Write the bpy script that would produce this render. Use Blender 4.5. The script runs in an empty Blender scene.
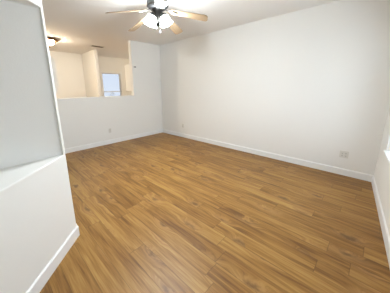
import bpy, bmesh, math, random
from mathutils import Vector, Matrix
random.seed(7)
scn = bpy.context.scene
C = scn.collection
PI = math.pi

# ------------------------------------------------------------------ camera
W, Hh = 390.0, 293.0
CAM = Vector((-3.9499, -4.8870, 1.4443))
YAW, PIT, ROL, FPX, SX, SY = 0.7874, 0.2228, -0.0119, 193.51, -11.716, -15.332
fw = Vector((math.sin(YAW)*math.cos(PIT), math.cos(YAW)*math.cos(PIT), -math.sin(PIT)))
r0 = Vector((math.cos(YAW), -math.sin(YAW), 0)); u0 = r0.cross(fw)
rr = r0*math.cos(ROL) + u0*math.sin(ROL); uu = -r0*math.sin(ROL) + u0*math.cos(ROL)
cd = bpy.data.cameras.new('camera')
cd.sensor_fit = 'HORIZONTAL'; cd.sensor_width = 36.0
cd.lens = FPX/W*36.0
cd.shift_x = -SX/W; cd.shift_y = SY/W
cd.clip_start = 0.05; cd.clip_end = 200
cam = bpy.data.objects.new('camera', cd); C.objects.link(cam)
M3 = Matrix((rr, uu, -fw)).transposed()
cam.matrix_world = Matrix.Translation(CAM) @ M3.to_4x4()
scn.camera = cam

# ------------------------------------------------------------------ world, lights, exposure
wd = bpy.data.worlds.new('sky'); scn.world = wd; wd.use_nodes = True
nt = wd.node_tree; nt.nodes.clear()
out = nt.nodes.new('ShaderNodeOutputWorld'); bg = nt.nodes.new('ShaderNodeBackground')
tc = nt.nodes.new('ShaderNodeTexCoord'); sp = nt.nodes.new('ShaderNodeSeparateXYZ')
rp = nt.nodes.new('ShaderNodeValToRGB')
nt.links.new(tc.outputs['Generated'], sp.inputs[0]); nt.links.new(sp.outputs['Z'], rp.inputs[0])
rp.color_ramp.elements[0].position = 0.0; rp.color_ramp.elements[0].color = (0.78, 0.84, 0.98, 1)
rp.color_ramp.elements[1].position = 0.6; rp.color_ramp.elements[1].color = (0.45, 0.62, 0.95, 1)
nt.links.new(rp.outputs[0], bg.inputs[0]); bg.inputs[1].default_value = 0.315
nt.links.new(bg.outputs[0], out.inputs[0])

WALL3_ANG = math.atan2(-0.121, -1.485)              # the window wall runs slightly askew
D3 = Vector((math.cos(WALL3_ANG), math.sin(WALL3_ANG), 0))     # along wall, away from corner
N3 = Vector((-D3.y, D3.x, 0)); N3 = N3 if N3.y > 0 else -N3    # into the room
B0 = Vector((0, -5.0192, 0))
WIN3 = (0.50, 3.10, 0.62, 2.15)                     # s0, s1, z0, z1 of the window opening
def area(name, loc, direction, sx, sy, power, col):
    l = bpy.data.lights.new(name, 'AREA'); l.shape = 'RECTANGLE'; l.size = sx; l.size_y = sy
    l.energy = power; l.color = col
    o = bpy.data.objects.new(name, l); C.objects.link(o); o.location = loc
    o.rotation_euler = Vector(direction).to_track_quat('-Z', 'Y').to_euler()
    return o
wc = B0 + D3*((WIN3[0]+WIN3[1])/2) - N3*0.42 + Vector((0, 0, (WIN3[2]+WIN3[3])/2+0.1))
area('window_daylight', wc, N3 + Vector((0, 0, -0.05)), 2.9, 1.8, 15.0, (0.84, 0.93, 1.0))
FAN_E, FLUSH_E = 19.0, 74.0                          # emission of the lamp glasses
scn.view_settings.view_transform = 'Standard'
scn.view_settings.look = 'None'
scn.view_settings.gamma = 1.0
scn.view_settings.use_curve_mapping = False
scn.view_settings.exposure = 1.66

# ------------------------------------------------------------------ materials
def mat(name, col, rough=0.6, metal=0.0, spec=0.3, bump=0.0, bscale=200.0, emit=None, es=0.0):
    m = bpy.data.materials.new(name); m.use_nodes = True
    n = m.node_tree.nodes; b = n['Principled BSDF']
    b.inputs['Base Color'].default_value = (*col, 1); b.inputs['Roughness'].default_value = rough
    b.inputs['Metallic'].default_value = metal; b.inputs['Specular IOR Level'].default_value = spec
    if emit:
        b.inputs['Emission Color'].default_value = (*emit, 1); b.inputs['Emission Strength'].default_value = es
    if bump:
        t = n.new('ShaderNodeTexNoise'); t.inputs['Scale'].default_value = bscale; t.inputs['Detail'].default_value = 3
        g = n.new('ShaderNodeNewGeometry'); m.node_tree.links.new(g.outputs['Position'], t.inputs['Vector'])
        bp = n.new('ShaderNodeBump'); bp.inputs['Strength'].default_value = bump; bp.inputs['Distance'].default_value = 0.002
        m.node_tree.links.new(t.outputs[0], bp.inputs['Height']); m.node_tree.links.new(bp.outputs[0], b.inputs['Normal'])
    return m
m_wall = mat('white_wall_paint', (0.84, 0.83, 0.80), 0.75, 0, 0.2, 0.25, 90)
m_ceil = mat('white_ceiling_paint', (0.90, 0.885, 0.86), 0.9, 0, 0.1, 0.3, 120)
m_trim = mat('white_gloss_trim', (0.86, 0.86, 0.85), 0.35, 0, 0.4)
m_plate = mat('ivory_plastic', (0.72, 0.70, 0.65), 0.4, 0, 0.4)
m_slot = mat('dark_slot', (0.12, 0.11, 0.10), 0.6)
m_grey = mat('grey_plastic', (0.42, 0.41, 0.39), 0.5)
m_cab = mat('white_cabinet_lacquer', (0.86, 0.84, 0.79), 0.4, 0, 0.4)
m_nickel = mat('brushed_nickel', (0.14, 0.135, 0.13), 0.4, 0.7)
m_chrome = mat('polished_chrome', (0.16, 0.163, 0.17), 0.25)
m_dark = mat('dark_pewter', (0.10, 0.095, 0.09), 0.35, 1.0)
m_bronze = mat('antique_bronze', (0.20, 0.095, 0.03), 0.35, 0.8)
m_steel = mat('faucet_steel', (0.35, 0.36, 0.38), 0.25, 1.0)
m_counter = mat('grey_laminate', (0.45, 0.43, 0.40), 0.4)
m_shade = mat('opal_glass_lit', (0.9, 0.9, 0.88), 0.3, 0, 0.5, emit=(0.88, 0.955, 1.0), es=FAN_E)
def shade_mat():                                     # bright ribbed glass: part of the bulb's light goes straight through
    m = m_shade; n = m.node_tree.nodes; l = m.node_tree.links
    t = n.new('ShaderNodeBsdfTransparent'); mx = n.new('ShaderNodeMixShader'); mx.inputs[0].default_value = 0.32
    l.new(t.outputs[0], mx.inputs[1]); l.new(n['Principled BSDF'].outputs[0], mx.inputs[2])
    l.new(mx.outputs[0], n['Material Output'].inputs[0])
shade_mat()
m_bulb = mat('bulb_lit', (0.95, 0.95, 0.9), 0.3, emit=(0.88, 0.955, 1.0), es=620.0)
m_bowl_added = mat('cream_glass_added_light', (0.9, 0.82, 0.6), 0.3, emit=(1.0, 0.86, 0.66), es=FLUSH_E*0.45)  # glass of the added, unseen kitchen light
m_bowl = mat('cream_glass_lit', (0.9, 0.82, 0.6), 0.3, emit=(1.0, 0.86, 0.66), es=FLUSH_E)
m_vent = mat('vent_white', (0.74, 0.71, 0.66), 0.5)
m_vdark = mat('vent_dark', (0.17, 0.135, 0.10), 0.8)

def glass_mat(name, tint):
    m = bpy.data.materials.new(name); m.use_nodes = True
    n = m.node_tree.nodes; l = m.node_tree.links; n.clear()
    o = n.new('ShaderNodeOutputMaterial'); mx = n.new('ShaderNodeMixShader')
    t = n.new('ShaderNodeBsdfTransparent'); g = n.new('ShaderNodeBsdfGlossy'); f0 = n.new('ShaderNodeLayerWeight'); f = n.new('ShaderNodeMath'); f.operation = 'POWER'
    f.inputs[1].default_value = 4.0; l.new(f0.outputs['Facing'], f.inputs[0]); g.inputs['Roughness'].default_value = 0.02
    t.inputs[0].default_value = (*tint, 1)
    l.new(f.outputs[0], mx.inputs[0]); l.new(t.outputs[0], mx.inputs[1]); l.new(g.outputs[0], mx.inputs[2])
    l.new(mx.outputs[0], o.inputs[0]); return m
m_glass = glass_mat('window_glass', (0.96, 0.98, 0.98))
m_opal = glass_mat('smoky_glass_unlit', (0.62, 0.62, 0.60))
m_sw = mat('dark_lamp_fitter', (0.03, 0.028, 0.025), 0.4, 0, 0.2)

class NB:                                            # terse node builder
    def __init__(s, m): s.t = m.node_tree; s.n = s.t.nodes; s.l = s.t.links
    def put(s, inp, v):
        if isinstance(v, bpy.types.NodeSocket): s.l.new(v, inp)
        else: inp.default_value = v
    def m(s, op, a, b=0.0, c=0.0):
        n = s.n.new('ShaderNodeMath'); n.operation = op
        s.put(n.inputs[0], a); s.put(n.inputs[1], b); s.put(n.inputs[2], c); return n.outputs[0]
    def xyz(s, x, y, z=0.0):
        n = s.n.new('ShaderNodeCombineXYZ'); s.put(n.inputs[0], x); s.put(n.inputs[1], y); s.put(n.inputs[2], z); return n.outputs[0]
    def noise(s, v, sc, det=2.0, rough=0.5, dist=0.0):
        n = s.n.new('ShaderNodeTexNoise'); s.put(n.inputs['Vector'], v); n.inputs['Scale'].default_value = sc
        n.inputs['Detail'].default_value = det; n.inputs['Roughness'].default_value = rough; n.inputs['Distortion'].default_value = dist
        return n.outputs[0]
    def white(s, x, y):
        n = s.n.new('ShaderNodeTexWhiteNoise'); n.noise_dimensions = '2D'; s.put(n.inputs['Vector'], s.xyz(x, y)); return n.outputs[0]
    def ramp(s, f, stops):
        n = s.n.new('ShaderNodeValToRGB'); s.put(n.inputs[0], f); e = n.color_ramp.elements
        while len(e) < len(stops): e.new(0.5)
        for k, (p, c) in enumerate(stops): e[k].position = p; e[k].color = (*c, 1)
        return n.outputs[0]
    def mix(s, f, a, b, mode='MIX'):
        n = s.n.new('ShaderNodeMix'); n.data_type = 'RGBA'; n.blend_type = mode
        s.put(n.inputs[0], f); s.put(n.inputs[6], a); s.put(n.inputs[7], b); return n.outputs[2]
    def smooth(s, v, a, b, lo=0.0, hi=1.0):
        n = s.n.new('ShaderNodeMapRange'); n.interpolation_type = 'SMOOTHSTEP'
        s.put(n.inputs[0], v); n.inputs[1].default_value = a; n.inputs[2].default_value = b
        n.inputs[3].default_value = lo; n.inputs[4].default_value = hi; return n.outputs[0]

def wood_floor():
    m = bpy.data.materials.new('oak_laminate_planks'); m.use_nodes = True
    B = NB(m); bs = m.node_tree.nodes['Principled BSDF']
    g = B.n.new('ShaderNodeNewGeometry'); s = B.n.new('ShaderNodeSeparateXYZ'); B.l.new(g.outputs['Position'], s.inputs[0])
    x, y = s.outputs[0], s.outputs[1]
    PW, PL = 0.155, 1.22
    u = B.m('DIVIDE', B.m('ADD', x, 10*PW + 0.0 - 2.15 % PW + PW), PW)
    row = B.m('FLOOR', u); fu = B.m('FRACT', u)
    rrnd = B.white(row, 3.7)
    v = B.m('ADD', B.m('DIVIDE', y, PL), B.m('MULTIPLY', rrnd, 7.0))
    col = B.m('FLOOR', v); fv = B.m('FRACT', v)
    rnd = B.white(row, col); rnd2 = B.white(B.m('ADD', row, 31.3), col)
    off = B.m('MULTIPLY', rnd, 37.0)
    # knots: sparse points that bend the grain and darken it
    vo = B.n.new('ShaderNodeTexVoronoi'); vo.voronoi_dimensions = '2D'
    kx = B.m('ADD', B.m('MULTIPLY', x, 4.2), off); ky = B.m('ADD', B.m('MULTIPLY', y, 1.7), off)
    kn = B.noise(B.xyz(B.m('MULTIPLY', x, 10.0), B.m('MULTIPLY', y, 7.0), off), 1.0, 2.0)
    B.put(vo.inputs['Vector'], B.xyz(B.m('ADD', kx, B.m('MULTIPLY', kn, 0.35)), ky)); vo.inputs['Scale'].default_value = 1.0
    d = vo.outputs['Distance']
    ksep = B.n.new('ShaderNodeSeparateXYZ'); B.l.new(vo.outputs['Color'], ksep.inputs[0])
    has = B.m('GREATER_THAN', ksep.outputs[0], 0.40)
    near = B.m('MULTIPLY', B.smooth(d, 0.0, 0.40, 1.0, 0.0), has)
    kn2 = B.noise(B.xyz(B.m('MULTIPLY', x, 26.0), B.m('MULTIPLY', y, 14.0), off), 1.0, 3.0, 0.6)
    dd = B.m('ADD', B.m('ADD', d, B.m('MULTIPLY', B.m('SUBTRACT', kn2, 0.5), 0.30)), B.m('MULTIPLY', ksep.outputs[1], 0.10))
    core = B.m('MULTIPLY', B.smooth(dd, 0.02, 0.21, 1.0, 0.0), has)
    bend = B.m('MULTIPLY', near, 0.085)
    gx = B.m('ADD', x, bend)
    w1 = B.noise(B.xyz(B.m('MULTIPLY', gx, 9.0), B.m('MULTIPLY', y, 0.9), off), 1.0, 2.0, 0.5, 0.6)
    w2 = B.noise(B.xyz(B.m('MULTIPLY', gx, 34.0), B.m('MULTIPLY', y, 1.6), off), 1.0, 4.0, 0.6, 0.4)
    w3 = B.noise(B.xyz(B.m('MULTIPLY', gx, 160.0), B.m('MULTIPLY', y, 5.0), off), 1.0, 3.0, 0.6)
    rings = B.m('SINE', B.m('MULTIPLY', B.m('ADD', w1, B.m('MULTIPLY', near, 0.22)), 34.0))
    tone = B.m('ADD', B.m('MULTIPLY', B.m('SUBTRACT', w2, 0.5), 1.35), B.m('MULTIPLY', B.m('SUBTRACT', w3, 0.5), 0.65))
    tone = B.m('ADD', tone, B.m('MULTIPLY', rings, 0.055))
    tone = B.m('ADD', tone, B.m('MULTIPLY', B.m('SUBTRACT', w1, 0.5), 0.9))
    tone = B.m('ADD', tone, B.m('MULTIPLY', B.m('SUBTRACT', rnd2, 0.5), 0.26))
    tone = B.m('ADD', tone, 0.50)
    c = B.ramp(tone, [(0.08, (0.140, 0.060, 0.012)), (0.36, (0.241, 0.113, 0.023)), (0.60, (0.327, 0.167, 0.040)), (0.95, (0.432, 0.252, 0.070))])
    c = B.mix(B.m('MULTIPLY', near, 0.45), c, (0.45, 0.25, 0.09, 1))
    c = B.mix(B.m('MULTIPLY', core, 0.72), c, (0.075, 0.032, 0.010, 1))
    eu = B.m('MINIMUM', fu, B.m('SUBTRACT', 1.0, fu)); ev = B.m('MINIMUM', fv, B.m('SUBTRACT', 1.0, fv))
    seam = B.m('MAXIMUM', B.smooth(eu, 0.0, 0.022, 1.0, 0.0), B.smooth(ev, 0.0, 0.0035, 1.0, 0.0))
    c = B.mix(B.m('MULTIPLY', seam, 0.55), c, (0.06, 0.027, 0.009, 1))
    B.l.new(c, bs.inputs['Base Color'])
    B.put(bs.inputs['Roughness'], B.m('ADD', 0.36, B.m('MULTIPLY', w2, 0.14)))
    bs.inputs['Specular IOR Level'].default_value = 0.35
    bp = B.n.new('ShaderNodeBump'); bp.inputs['Strength'].default_value = 0.25; bp.inputs['Distance'].default_value = 0.001
    B.put(bp.inputs['Height'], B.m('SUBTRACT', w3, B.m('MULTIPLY', seam, 1.5))); B.l.new(bp.outputs[0], bs.inputs['Normal'])
    return m
m_floor = wood_floor()

def blade_mat():
    m = bpy.data.materials.new('maple_blade'); m.use_nodes = True
    B = NB(m); bs = m.node_tree.nodes['Principled BSDF']
    t = B.n.new('ShaderNodeTexCoord'); s = B.n.new('ShaderNodeSeparateXYZ'); B.l.new(t.outputs['Object'], s.inputs[0])
    w = B.noise(B.xyz(B.m('MULTIPLY', s.outputs[0], 3.0), B.m('MULTIPLY', s.outputs[1], 45.0), s.outputs[2]), 1.0, 4.0, 0.6, 0.5)
    B.l.new(B.ramp(w, [(0.25, (0.29, 0.195, 0.11)), (0.75, (0.39, 0.28, 0.175))]), bs.inputs['Base Color'])
    bs.inputs['Roughness'].default_value = 0.4
    return m
m_blade = blade_mat()

# ------------------------------------------------------------------ mesh helpers
def add_box(bm, x0, x1, y0, y1, z0, z1, M=None):
    vs = [bm.verts.new(p) for p in ((x0,y0,z0),(x1,y0,z0),(x1,y1,z0),(x0,y1,z0),(x0,y0,z1),(x1,y0,z1),(x1,y1,z1),(x0,y1,z1))]
    if M is not None:
        for v in vs: v.co = M @ v.co
    fs = [bm.faces.new([vs[i] for i in f]) for f in ((3,2,1,0),(4,5,6,7),(0,1,5,4),(1,2,6,5),(2,3,7,6),(3,0,4,7))]
    return vs, fs
def add_prism(bm, pts, z0, z1):
    lo = [bm.verts.new((p[0], p[1], z0)) for p in pts]; hi = [bm.verts.new((p[0], p[1], z1)) for p in pts]
    n = len(pts); bm.faces.new(lo[::-1]); bm.faces.new(hi)
    for i in range(n): bm.faces.new((lo[i], lo[(i+1) % n], hi[(i+1) % n], hi[i]))
def add_lathe(bm, prof, n=24, M=None, cap0=True, cap1=True):   # prof: (radius, z)
    rings = []
    for r, z in prof:
        ring = []
        for k in range(n):
            a = 2*PI*k/n; p = Vector((r*math.cos(a), r*math.sin(a), z))
            ring.append(bm.verts.new(M @ p if M is not None else p))
        rings.append(ring)
    for a, b in zip(rings, rings[1:]):
        for k in range(n): bm.faces.new((a[k], a[(k+1) % n], b[(k+1) % n], b[k]))
    if cap0: bm.faces.new(rings[0][::-1])
    if cap1: bm.faces.new(rings[-1])
def add_tube(bm, pts, r, n=10):
    pts = [Vector(p) for p in pts]; rings = []
    for i, p in enumerate(pts):
        d = (pts[min(i+1, len(pts)-1)] - pts[max(i-1, 0)]).normalized()
        q = d.to_track_quat('Z', 'Y')
        rad = r[i] if isinstance(r, (list, tuple)) else r
        rings.append([bm.verts.new(p + q @ Vector((rad*math.cos(2*PI*k/n), rad*math.sin(2*PI*k/n), 0))) for k in range(n)])
    for a, b in zip(rings, rings[1:]):
        for k in range(n): bm.faces.new((a[k], a[(k+1) % n], b[(k+1) % n], b[k]))
    bm.faces.new(rings[0][::-1]); bm.faces.new(rings[-1])
def obj(name, bm, m, parent=None, loc=None, bevel=0.0, smooth=False, seg=3):
    bmesh.ops.recalc_face_normals(bm, faces=bm.faces)
    me = bpy.data.meshes.new(name); bm.to_mesh(me); bm.free()
    me.materials.append(m)
    o = bpy.data.objects.new(name, me); C.objects.link(o)
    if parent: o.parent = parent
    if loc: o.location = loc
    if smooth:
        for p in me.polygons: p.use_smooth = True
        try: me.set_sharp_from_angle(angle=math.radians(40))
        except Exception: pass
    if bevel:
        b = o.modifiers.new('bevel', 'BEVEL'); b.width = bevel; b.segments = seg; b.limit_method = 'ANGLE'; b.angle_limit = 0.5
    return o
def struct(name, bm, m, bevel=0.0, parent=None):
    o = obj(name, bm, m, parent, bevel=bevel)
    if not parent: o['kind'] = 'structure'
    return o
def thing(name, label, cat, loc=(0,0,0), rz=0.0, group=None):
    o = bpy.data.objects.new(name, None); C.objects.link(o); o.empty_display_size = 0.1
    o.location = loc; o.rotation_euler = (0, 0, rz); o['label'] = label; o['category'] = cat
    if group: o['group'] = group
    return o
def boxes(*bs):
    bm = bmesh.new()
    for b in bs: add_box(bm, *b)
    return bm

# ------------------------------------------------------------------ room shell
H = 2.684
HALF = 1.2376                    # top of the half wall
JX = -0.995                      # jamb of the full-height part
XL, YF, XR = -5.6, 3.13, 1.75    # far left wall, kitchen end wall, kitchen right wall
p3 = lambda s, n=0.0: (B0 + D3*s + N3*n)[:2]
b = bmesh.new(); add_prism(b, [(XL-0.14,-5.75),(0.14,-5.17),(0.14,-0.1),(XR+0.14,-0.1),(XR+0.14,YF+0.14),(XL-0.14,YF+0.14)], -0.12, 0.0)
struct('floor', b, m_floor)
b = bmesh.new(); add_prism(b, [(XL-0.14,-5.75),(0.14,-5.17),(0.14,-0.1),(XR+0.14,-0.1),(XR+0.14,YF+0.14),(XL-0.14,YF+0.14)], H, H+0.12)
struct('ceiling', b, m_ceil)
# right wall of the living room
b = bmesh.new(); add_box(b, 0, 0.14, -5.17, 0.13, 0, H); struct('wall_right', b, m_wall)
# back wall: half wall under the pass-through, full height on both sides of it
b = bmesh.new()
prof = [(XL, 0), (0, 0), (0, H), (JX, H), (JX, HALF), (-2.98, HALF), (-2.98, H), (XL, H)]
lo = [b.verts.new((x, 0, z)) for x, z in prof]; hi = [b.verts.new((x, 0.13, z)) for x, z in prof]
b.faces.new(lo); b.faces.new(hi[::-1])
for i in range(8): b.faces.new((lo[i], hi[i], hi[(i+1) % 8], lo[(i+1) % 8]))
struct('wall_back', b, m_wall, bevel=0.012)
# kitchen: side walls, end wall round the window, projecting wing wall
b = bmesh.new(); add_box(b, XR, XR+0.14, -0.1, YF+0.14, 0, H); struct('wall_kitchen_right', b, m_wall)
b = bmesh.new(); add_box(b, 0.14, XR, -0.1, 0.13, 0, H); struct('wall_kitchen_front', b, m_wall)
KW = (-0.50, 0.29, 1.07, 2.05)                     # kitchen window x0, x1, z0, z1
b = bmesh.new()
add_box(b, XL, KW[0], YF, YF+0.14, 0, H); add_box(b, KW[1], XR, YF, YF+0.14, 0, H)
add_box(b, KW[0], KW[1], YF, YF+0.14, 0, KW[2]); add_box(b, KW[0], KW[1], YF, YF+0.14, KW[3], H)
struct('wall_far', b, m_wall)
b = bmesh.new(); add_box(b, -1.195, -1.085, 1.95, YF, 0, H); struct('wall_wing', b, m_wall, bevel=0.012)
b = bmesh.new(); add_box(b, XL-0.14, XL, -5.75, YF+0.14, 0, H); struct('wall_left', b, m_wall)
# window wall behind the camera, slightly askew
b = bmesh.new()
s0, s1, z0, z1 = WIN3
L3 = 5.66
for a0, a1, c0, c1 in ((-0.1, s0, 0, H), (s1, L3, 0, H), (s0, s1, 0, z0), (s0, s1, z1, H)):
    add_prism(b, [p3(a0), p3(a1), p3(a1, -0.16), p3(a0, -0.16)], c0, c1)
struct('wall_front', b, m_wall)

# diagonal wall with its niche (left foreground)
E = Vector((-3.5215, -2.9435)); dg = Vector((-1, -1)).normalized(); on = Vector((1, -1)).normalized()
def P(s, n=0.0): return tuple(E + dg*s + on*n)
b = bmesh.new()
add_prism(b, [P(0), P(2.94), (XL, -2.78), (-3.5215, -2.78)], 0, H)
bmesh.ops.recalc_face_normals(b, faces=b.faces)
wdg = struct('wall_diagonal', b, m_wall)
NZ0, NZ1 = 0.866, 2.05
b = bmesh.new()
j = P(0.032)
add_prism(b, [P(0.032, 0.3), j, (j[0], j[1]+0.028), (-4.95, -3.06), (-4.95, E.y + (-4.95 - E.x)), (-4.74, E.y + (-4.95 - E.x) - 0.21)], NZ0, NZ1)
bmesh.ops.recalc_face_normals(b, faces=b.faces)
me = bpy.data.meshes.new('niche_cut'); b.to_mesh(me); b.free()
cut = bpy.data.objects.new('niche_cut', me); C.objects.link(cut)
bo = wdg.modifiers.new('niche', 'BOOLEAN'); bo.operation = 'DIFFERENCE'; bo.object = cut; bo.solver = 'EXACT'
dg_ = bpy.context.evaluated_depsgraph_get(); dg_.update()
nm = bpy.data.meshes.new_from_object(wdg.evaluated_get(dg_))
wdg.modifiers.clear(); wdg.data = nm
bpy.data.objects.remove(cut)
bv = wdg.modifiers.new('bevel', 'BEVEL'); bv.width = 0.009; bv.segments = 3; bv.limit_method = 'ANGLE'; bv.angle_limit = 0.5

# baseboards
BH, BT = 0.110, 0.014
def baseboard(name, a, c, n):
    """a -> c along the wall, n towards the room"""
    a, c, n = Vector((*a, 0)), Vector((*c, 0)), Vector((*n, 0))
    bm = bmesh.new(); sec = [(0, 0), (BT, 0), (BT, BH-0.012), (BT-0.006, BH-0.003), (BT-0.010, BH), (0, BH)]
    A = [bm.verts.new(a + n*d + Vector((0, 0, h))) for d, h in sec]; D = [bm.verts.new(c + n*d + Vector((0, 0, h))) for d, h in sec]
    for i in range(6): bm.faces.new((A[i], A[(i+1) % 6], D[(i+1) % 6], D[i]))
    bm.faces.new(A[::-1]); bm.faces.new(D)
    return struct(name, bm, m_trim)
baseboard('baseboard_back', (XL, 0), (0, 0), (0, -1))
baseboard('baseboard_right', (0, -5.02), (0, 0), (-1, 0))
baseboard('baseboard_front', p3(0.0), p3(5.5), N3[:2])
baseboard('baseboard_diagonal', P(-0.008), P(2.75), on)
baseboard('baseboard_niche_end', (E.x, -2.951), (E.x, -2.78), (1, 0))

# windows (frames, sash bars and panes are children of the window)
def window(name, M, w, z0, z1, depth, sashes, sill):
    root = bpy.data.objects.new(name, None); C.objects.link(root); root['kind'] = 'structure'
    F = 0.05 if w > 1 else 0.025
    bm = bmesh.new()
    for bx in ((0, F, 0, depth, z0, z1), (w-F, w, 0, depth, z0, z1), (F, w-F, 0, depth, z0, z0+F), (F, w-F, 0, depth, z1-F, z1)): add_box(bm, *bx, M=M)
    obj('window_frame', bm, m_trim if w > 1 else m_plate, root)
    bm = bmesh.new()
    for (x0, x1, a0, a1) in sashes: add_box(bm, x0, x1, 0.01, depth-0.01, a0, a1, M=M)
    obj('sash_bar', bm, m_trim, root)
    bm = bmesh.new(); add_box(bm, F, w-F, depth*0.45, depth*0.45+0.005, z0+F, z1-F, M=M); obj('pane', bm, m_glass, root)
    bm = bmesh.new(); add_box(bm, *sill, M=M); obj('window_sill', bm, m_trim, root, bevel=0.004)
    return root
# kitchen end window: local x along wall, y outward
M = Matrix.Translation((KW[0], YF+0.03, 0))
window('window_1', M, KW[1]-KW[0], KW[2], KW[3], 0.07, [(0.05, KW[1]-KW[0]-0.05, 1.285, 1.315)], (0.001, KW[1]-KW[0]-0.001, -0.07, 0.0, KW[2]+0.0005, KW[2]+0.02))
# thin casing
b = boxes((KW[0]-0.075, KW[0]-0.012, YF-0.014, YF, KW[2]-0.02, KW[3]+0.075), (KW[1]+0.012, KW[1]+0.075, YF-0.014, YF, KW[2]-0.02, KW[3]+0.075),
          (KW[0]-0.012, KW[1]+0.012, YF-0.014, YF, KW[3]+0.012, KW[3]+0.075))
struct('trim_1', b, m_trim)
# living room window behind the camera
ang = math.atan2(D3.y, D3.x)
M = Matrix.Translation(B0 + D3*s0) @ Matrix(((D3.x, -N3.x, 0, 0), (D3.y, -N3.y, 0, 0), (0, 0, 1, 0), (0, 0, 0, 1))) @ Matrix.Translation((0, 0.06, 0))
ww = s1 - s0
window('window_2', M, ww, z0, z1, 0.08, [(ww/2-0.03, ww/2+0.03, z0+0.05, z1-0.05)], (0.001, ww-0.001, -0.085, 0.0, z0+0.0005, z0+0.022))

# ------------------------------------------------------------------ ceiling fan
FC = Vector((-2.153, -2.646, 0)); FZ = 2.45; PH = 2.861; FR = 0.65
fan = thing('ceiling_fan', 'five-blade ceiling fan with maple blades, nickel motor and four lit bell glass shades', 'ceiling fan', (FC.x, FC.y, H))
zz = lambda z: z - H
b = bmesh.new(); add_lathe(b, [(0.030, zz(2.58)), (0.045, zz(2.60)), (0.070, zz(2.635)), (0.078, zz(2.67)), (0.078, 0)], 32); obj('canopy', b, m_nickel, fan, smooth=True)
b = bmesh.new()
add_lathe(b, [(0.060, zz(2.448)), (0.105, zz(2.455)), (0.128, zz(2.475)), (0.138, zz(2.50)), (0.138, zz(2.545)), (0.120, zz(2.575)), (0.07, zz(2.592)), (0.03, zz(2.60))], 40)
mh = obj('motor_housing', b, m_chrome, fan, smooth=True)
b = bmesh.new(); add_lathe(b, [(0.134, zz(2.478)), (0.142, zz(2.486)), (0.142, zz(2.496)), (0.1385, zz(2.503))], 40, cap0=False, cap1=False); obj('band', b, m_dark, mh, smooth=True)
b = bmesh.new(); add_lathe(b, [(0.016, zz(2.300)), (0.030, zz(2.312)), (0.052, zz(2.335)), (0.058, zz(2.37)), (0.058, zz(2.42)), (0.075, zz(2.44)), (0.08, zz(2.449))], 32); obj('switch_housing', b, m_sw, fan, smooth=True)
SL = -0.22
for k in range(5):
    a = PH - k*2*PI/5
    R = Matrix.Rotation(a, 4, 'Z')
    # bracket: flat arm widening to a foot under the blade
    b = bmesh.new()
    segs = [(0.085, 0.020, 0.002), (0.13, 0.014, -0.016), (0.165, 0.016, -0.034), (0.20, 0.038, -0.046), (0.255, 0.030, -0.060)]
    lo, hi = [], []
    for r, w, dz in segs:
        for lst, h in ((lo, -0.006), (hi, 0.0)):
            lst.append([b.verts.new((r, -w, zz(FZ)+dz+h)), b.verts.new((r, w, zz(FZ)+dz+h))])
    for i in range(len(segs)-1):
        b.faces.new((lo[i][0], lo[i][1], lo[i+1][1], lo[i+1][0])); b.faces.new((hi[i][1], hi[i][0], hi[i+1][0], hi[i+1][1]))
        b.faces.new((lo[i][0], lo[i+1][0], hi[i+1][0], hi[i][0])); b.faces.new((lo[i+1][1], lo[i][1], hi[i][1], hi[i+1][1]))
    b.faces.new((lo[0][1], lo[0][0], hi[0][0], hi[0][1])); b.faces.new((lo[-1][0], lo[-1][1], hi[-1][1], hi[-1][0]))
    o = obj('blade_bracket', b, m_nickel, fan, bevel=0.002); o.matrix_local = R
    # blade: tapered board with clipped round tip, drooping and pitched
    b = bmesh.new()
    L0, L1 = 0.185, 0.675
    out_ = [(L0, -0.045), (L0+0.03, -0.052), (L1-0.05, -0.071), (L1-0.022, -0.066), (L1-0.004, -0.045), (L1, -0.02), (L1, 0.02), (L1-0.004, 0.045), (L1-0.022, 0.066), (L1-0.05, 0.071), (L0+0.03, 0.052), (L0, 0.045)]
    add_prism(b, out_, -0.003, 0.004)
    o = obj('blade', b, m_blade, fan, bevel=0.0015)
    o.matrix_local = R @ Matrix.Translation((0, 0, zz(FZ)+0.004)) @ Matrix.Rotation(math.atan(-SL), 4, 'Y') @ Matrix.Rotation(math.radians(-13), 4, 'X')
cam_az = math.atan2(CAM.y-FC.y, CAM.x-FC.x)

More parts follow.
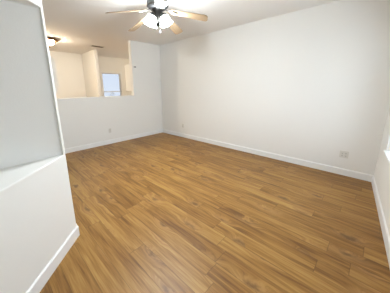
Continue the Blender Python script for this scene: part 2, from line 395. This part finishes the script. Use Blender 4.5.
TL = math.radians(68)
for k, az in enumerate((-80, 80, 180)):
    a = cam_az + math.radians(az)
    lit = k < 2
    dirv = Vector((math.cos(a)*math.cos(TL), math.sin(a)*math.cos(TL), -math.sin(TL)))
    base = Vector((math.cos(a)*0.062, math.sin(a)*0.062, zz(2.405)))
    q = dirv.to_track_quat('Z', 'Y').to_matrix().to_4x4()
    Mx = Matrix.Translation(base) @ q @ Matrix.Scale(1.0 if lit else 0.95, 4)
    b = bmesh.new(); add_tube(b, [(math.cos(a)*0.045, math.sin(a)*0.045, zz(2.40)), tuple(base*0.5 + Vector((math.cos(a)*0.034, math.sin(a)*0.034, zz(2.405)*0.5))), tuple(base), tuple(base + dirv*0.03)], [0.011, 0.011, 0.016, 0.024], 12)
    add_lathe(b, [(0.018, 0.004), (0.034, 0.010), (0.046, 0.024), (0.056, 0.042), (0.058, 0.050), (0.054, 0.050), (0.044, 0.030), (0.018, 0.014)], 24, Mx, True, True)  # opaque cap added round the shade neck to keep bulb light off the ceiling
    obj('lamp_arm_and_light_cap', b, m_nickel, fan, smooth=True)
    b = bmesh.new()
    prof = [(0.026, 0.018), (0.036, 0.026), (0.052, 0.045), (0.062, 0.075), (0.067, 0.105), (0.074, 0.128), (0.086, 0.146)]
    add_lathe(b, prof + [(r-0.003, z) for r, z in prof[::-1]], 28, Mx, False, False)
    s_ = obj('lamp_shade', b, m_shade if lit else m_opal, fan, smooth=True)
    if not lit: s_['label'] = 'unlit grey glass shade'
    b = bmesh.new(); add_lathe(b, [(0.012, 0.03), (0.014, 0.05), (0.024, 0.072), (0.030, 0.095), (0.024, 0.115), (0.010, 0.127)], 16, Mx); obj('bulb', b, m_bulb if lit else m_opal, s_, smooth=True)
for k, (dx, dy, zl) in enumerate(((0.020, -0.016, 2.17), (-0.02, 0.016, 2.22))):
    b = bmesh.new(); add_tube(b, [(dx, dy, zz(2.32)), (dx, dy, zz(zl+0.03))], 0.003, 6)
    pc = obj('pull_chain', b, m_nickel, fan)
    b = bmesh.new(); add_lathe(b, [(0.004, zz(zl+0.035)), (0.010, zz(zl+0.02)), (0.012, zz(zl)), (0.006, zz(zl-0.008))], 12, Matrix.Translation((dx, dy, 0))); obj('fob', b, m_chrome, pc, smooth=True)

# ------------------------------------------------------------------ kitchen flush light and air register
def flush_light(x, y, label, glass):
    fl = thing('flush_ceiling_light', label, 'ceiling light', (x, y, H))
    b = bmesh.new(); add_lathe(b, [(0.165, -0.058), (0.20, -0.060), (0.222, -0.050), (0.228, -0.036), (0.215, -0.016), (0.18, -0.006), (0.17, 0)], 40); obj('ceiling_pan', b, m_bronze, fl, smooth=True)
    b = bmesh.new(); add_lathe(b, [(0.015, -0.160), (0.05, -0.155), (0.09, -0.138), (0.118, -0.110), (0.132, -0.080), (0.136, -0.056)], 40); obj('glass_bowl', b, glass, fl, smooth=True)
    b = bmesh.new(); add_lathe(b, [(0.006, -0.225), (0.020, -0.215), (0.024, -0.200), (0.014, -0.186), (0.034, -0.172), (0.036, -0.162), (0.010, -0.158)], 20); obj('finial', b, m_bronze, fl, smooth=True)
flush_light(-2.60, 1.25, 'round brass flush ceiling light with cream glass seen past the niche wall edge', m_bowl)
flush_light(0.75, 1.45, 'unseen ceiling light added to brighten the right side of the kitchen', m_bowl_added)  # added lamp hidden behind the back wall, lifts the kitchen's right side

vt = thing('air_vent', 'small rectangular air register on the ceiling beyond the half wall', 'air vent', (-1.31, 1.37, H))
b = boxes((-0.20, 0.20, -0.10, -0.075, -0.010, 0), (-0.20, 0.20, 0.075, 0.10, -0.010, 0), (-0.20, -0.17, -0.075, 0.075, -0.010, 0), (0.17, 0.20, -0.075, 0.075, -0.010, 0)); obj('frame', b, m_vent, vt, bevel=0.002)
b = boxes((-0.17, 0.17, -0.075, 0.075, -0.002, 0)); obj('duct_opening', b, m_vdark, vt)
b = bmesh.new()
for k in range(5):
    y = -0.056 + k*0.028
    add_box(b, -0.17, 0.17, -0.007, 0.007, -0.001, 0.001, Matrix.Translation((0, y, -0.007)) @ Matrix.Rotation(0.7, 4, 'X'))
obj('louvre', b, m_vdark, vt)

# ------------------------------------------------------------------ outlets and the small wall box
def outlet(loc, rz, label, gangs=1, group=None):
    t = thing('wall_outlet', label, 'outlet', loc, rz, group)      # local -y faces the room
    w = 0.035 + 0.0225*(gangs-1)*2*0.52
    b = boxes((-w, w, -0.006, 0, -0.058, 0.058)); obj('cover_plate', b, m_plate, t, bevel=0.003)
    for g in range(gangs):
        cx = 0 if gangs == 1 else (-0.023 + 0.046*g)
        for zc in (-0.02, 0.02):
            b = boxes((cx-0.015, cx+0.015, -0.009, -0.004, zc-0.014, zc+0.014)); rc = obj('receptacle', b, m_plate, t, bevel=0.003)
            b = boxes((cx-0.008, cx-0.005, -0.0096, -0.006, zc-0.004, zc+0.008), (cx+0.005, cx+0.008, -0.0096, -0.006, zc-0.004, zc+0.008), (cx-0.003, cx+0.003, -0.0096, -0.006, zc-0.011, zc-0.006)); obj('slot', b, m_slot, rc)
    return t
outlet((-1.781, 0, 0.357), 0, 'ivory wall outlet low on the half wall')
outlet((0, -0.944, 0.345), -PI/2, 'faint ivory outlet low on the right wall close to the back corner')
outlet((0, -4.634, 0.352), -PI/2, 'wider ivory outlet low on the right wall near the window wall corner', 2)
t = thing('wall_sensor', 'small grey box high on the back wall beside the pass-through', 'sensor', (-0.915, 0, 2.006))
b = boxes((-0.032, 0.032, -0.022, 0, -0.02, 0.02)); bd = obj('housing', b, m_grey, t, bevel=0.004)
b = boxes((0.006, 0.024, -0.0235, -0.02, -0.010, 0.010)); obj('lens', b, m_slot, t, bevel=0.001)

# ------------------------------------------------------------------ kitchen cupboards and tap seen through the opening
def wall_cabinet(x0, x1, label):
    z0, z1, d = 1.36, 2.09, 0.33
    t = thing('wall_cabinet', label, 'cabinet', ((x0+x1)/2, 0.13, z0), 0, 'white wall cabinets beside the pass-through')
    w = (x1-x0)/2; h = z1-z0
    b = boxes((-w, w, 0, d-0.02, 0, h)); obj('body', b, m_cab, t, bevel=0.002)
    for s in (-1, 1):
        xa, xb = (-w+0.004, -0.002) if s < 0 else (0.002, w-0.004)
        b = boxes((xa, xb, d-0.02, d, 0.004, h-0.004)); dr = obj('door', b, m_cab, t, bevel=0.002)
        b = bmesh.new(); add_tube(b, [(s*0.035, d-0.002, 0.05), (s*0.035, d+0.022, 0.055), (s*0.035, d+0.022, 0.145), (s*0.035, d-0.002, 0.15)], 0.005, 8); obj('handle', b, m_nickel, dr)
wall_cabinet(-0.965, -0.03, 'white upper cabinet behind the right jamb of the pass-through')
wall_cabinet(-3.72, -2.775, 'white upper cabinet peeking out past the niche wall edge at left')
cb = thing('base_cabinet', 'white base cabinet under the kitchen window', 'cabinet', (0.0, YF, 0))
b = boxes((-1.08, 1.7, -0.58, -0.002, 0.10, 0.87), (-1.08, 1.7, -0.52, -0.002, 0.0, 0.10)); obj('body', b, m_cab, cb)
for k in range(5):
    x = -1.06 + k*0.552
    b = boxes((x, x+0.54, -0.60, -0.58, 0.12, 0.86)); dr = obj('door', b, m_cab, cb, bevel=0.003)
    b = bmesh.new(); add_tube(b, [(x+0.48, -0.598, 0.74), (x+0.48, -0.625, 0.745), (x+0.48, -0.625, 0.825), (x+0.48, -0.598, 0.83)], 0.005, 8); obj('handle', b, m_nickel, dr)
b = boxes((-1.083, 1.745, YF-0.62, YF-0.002, 0.872, 0.91)); ct = obj('countertop', b, m_counter, bevel=0.004)
ct['label'] = 'grey worktop under the bright kitchen window'; ct['category'] = 'worktop'
fx, fy = -0.26, YF-0.13
fa = thing('kitchen_faucet', 'grey gooseneck faucet in front of the bright kitchen window', 'faucet', (fx, fy, 0.91))
b = bmesh.new(); add_lathe(b, [(0.030, 0), (0.030, 0.012), (0.022, 0.02), (0.020, 0.07), (0.016, 0.08)], 20); obj('base', b, m_steel, fa, smooth=True)
b = bmesh.new()
pts = [(0, 0, 0.07), (0, 0, 0.26)] + [(0.055-0.055*math.cos(t*PI/10), -0.03*t/10, 0.29 + 0.055*math.sin(t*PI/10)) for t in range(0, 11)] + [(0.112, -0.032, 0.25)]
add_tube(b, pts, 0.014, 12); obj('spout', b, m_steel, fa, smooth=True)
b = bmesh.new(); add_tube(b, [(0.018, 0, 0.05), (0.05, -0.01, 0.065), (0.09, -0.02, 0.09)], [0.009, 0.008, 0.006], 8); obj('lever', b, m_steel, fa, smooth=True)
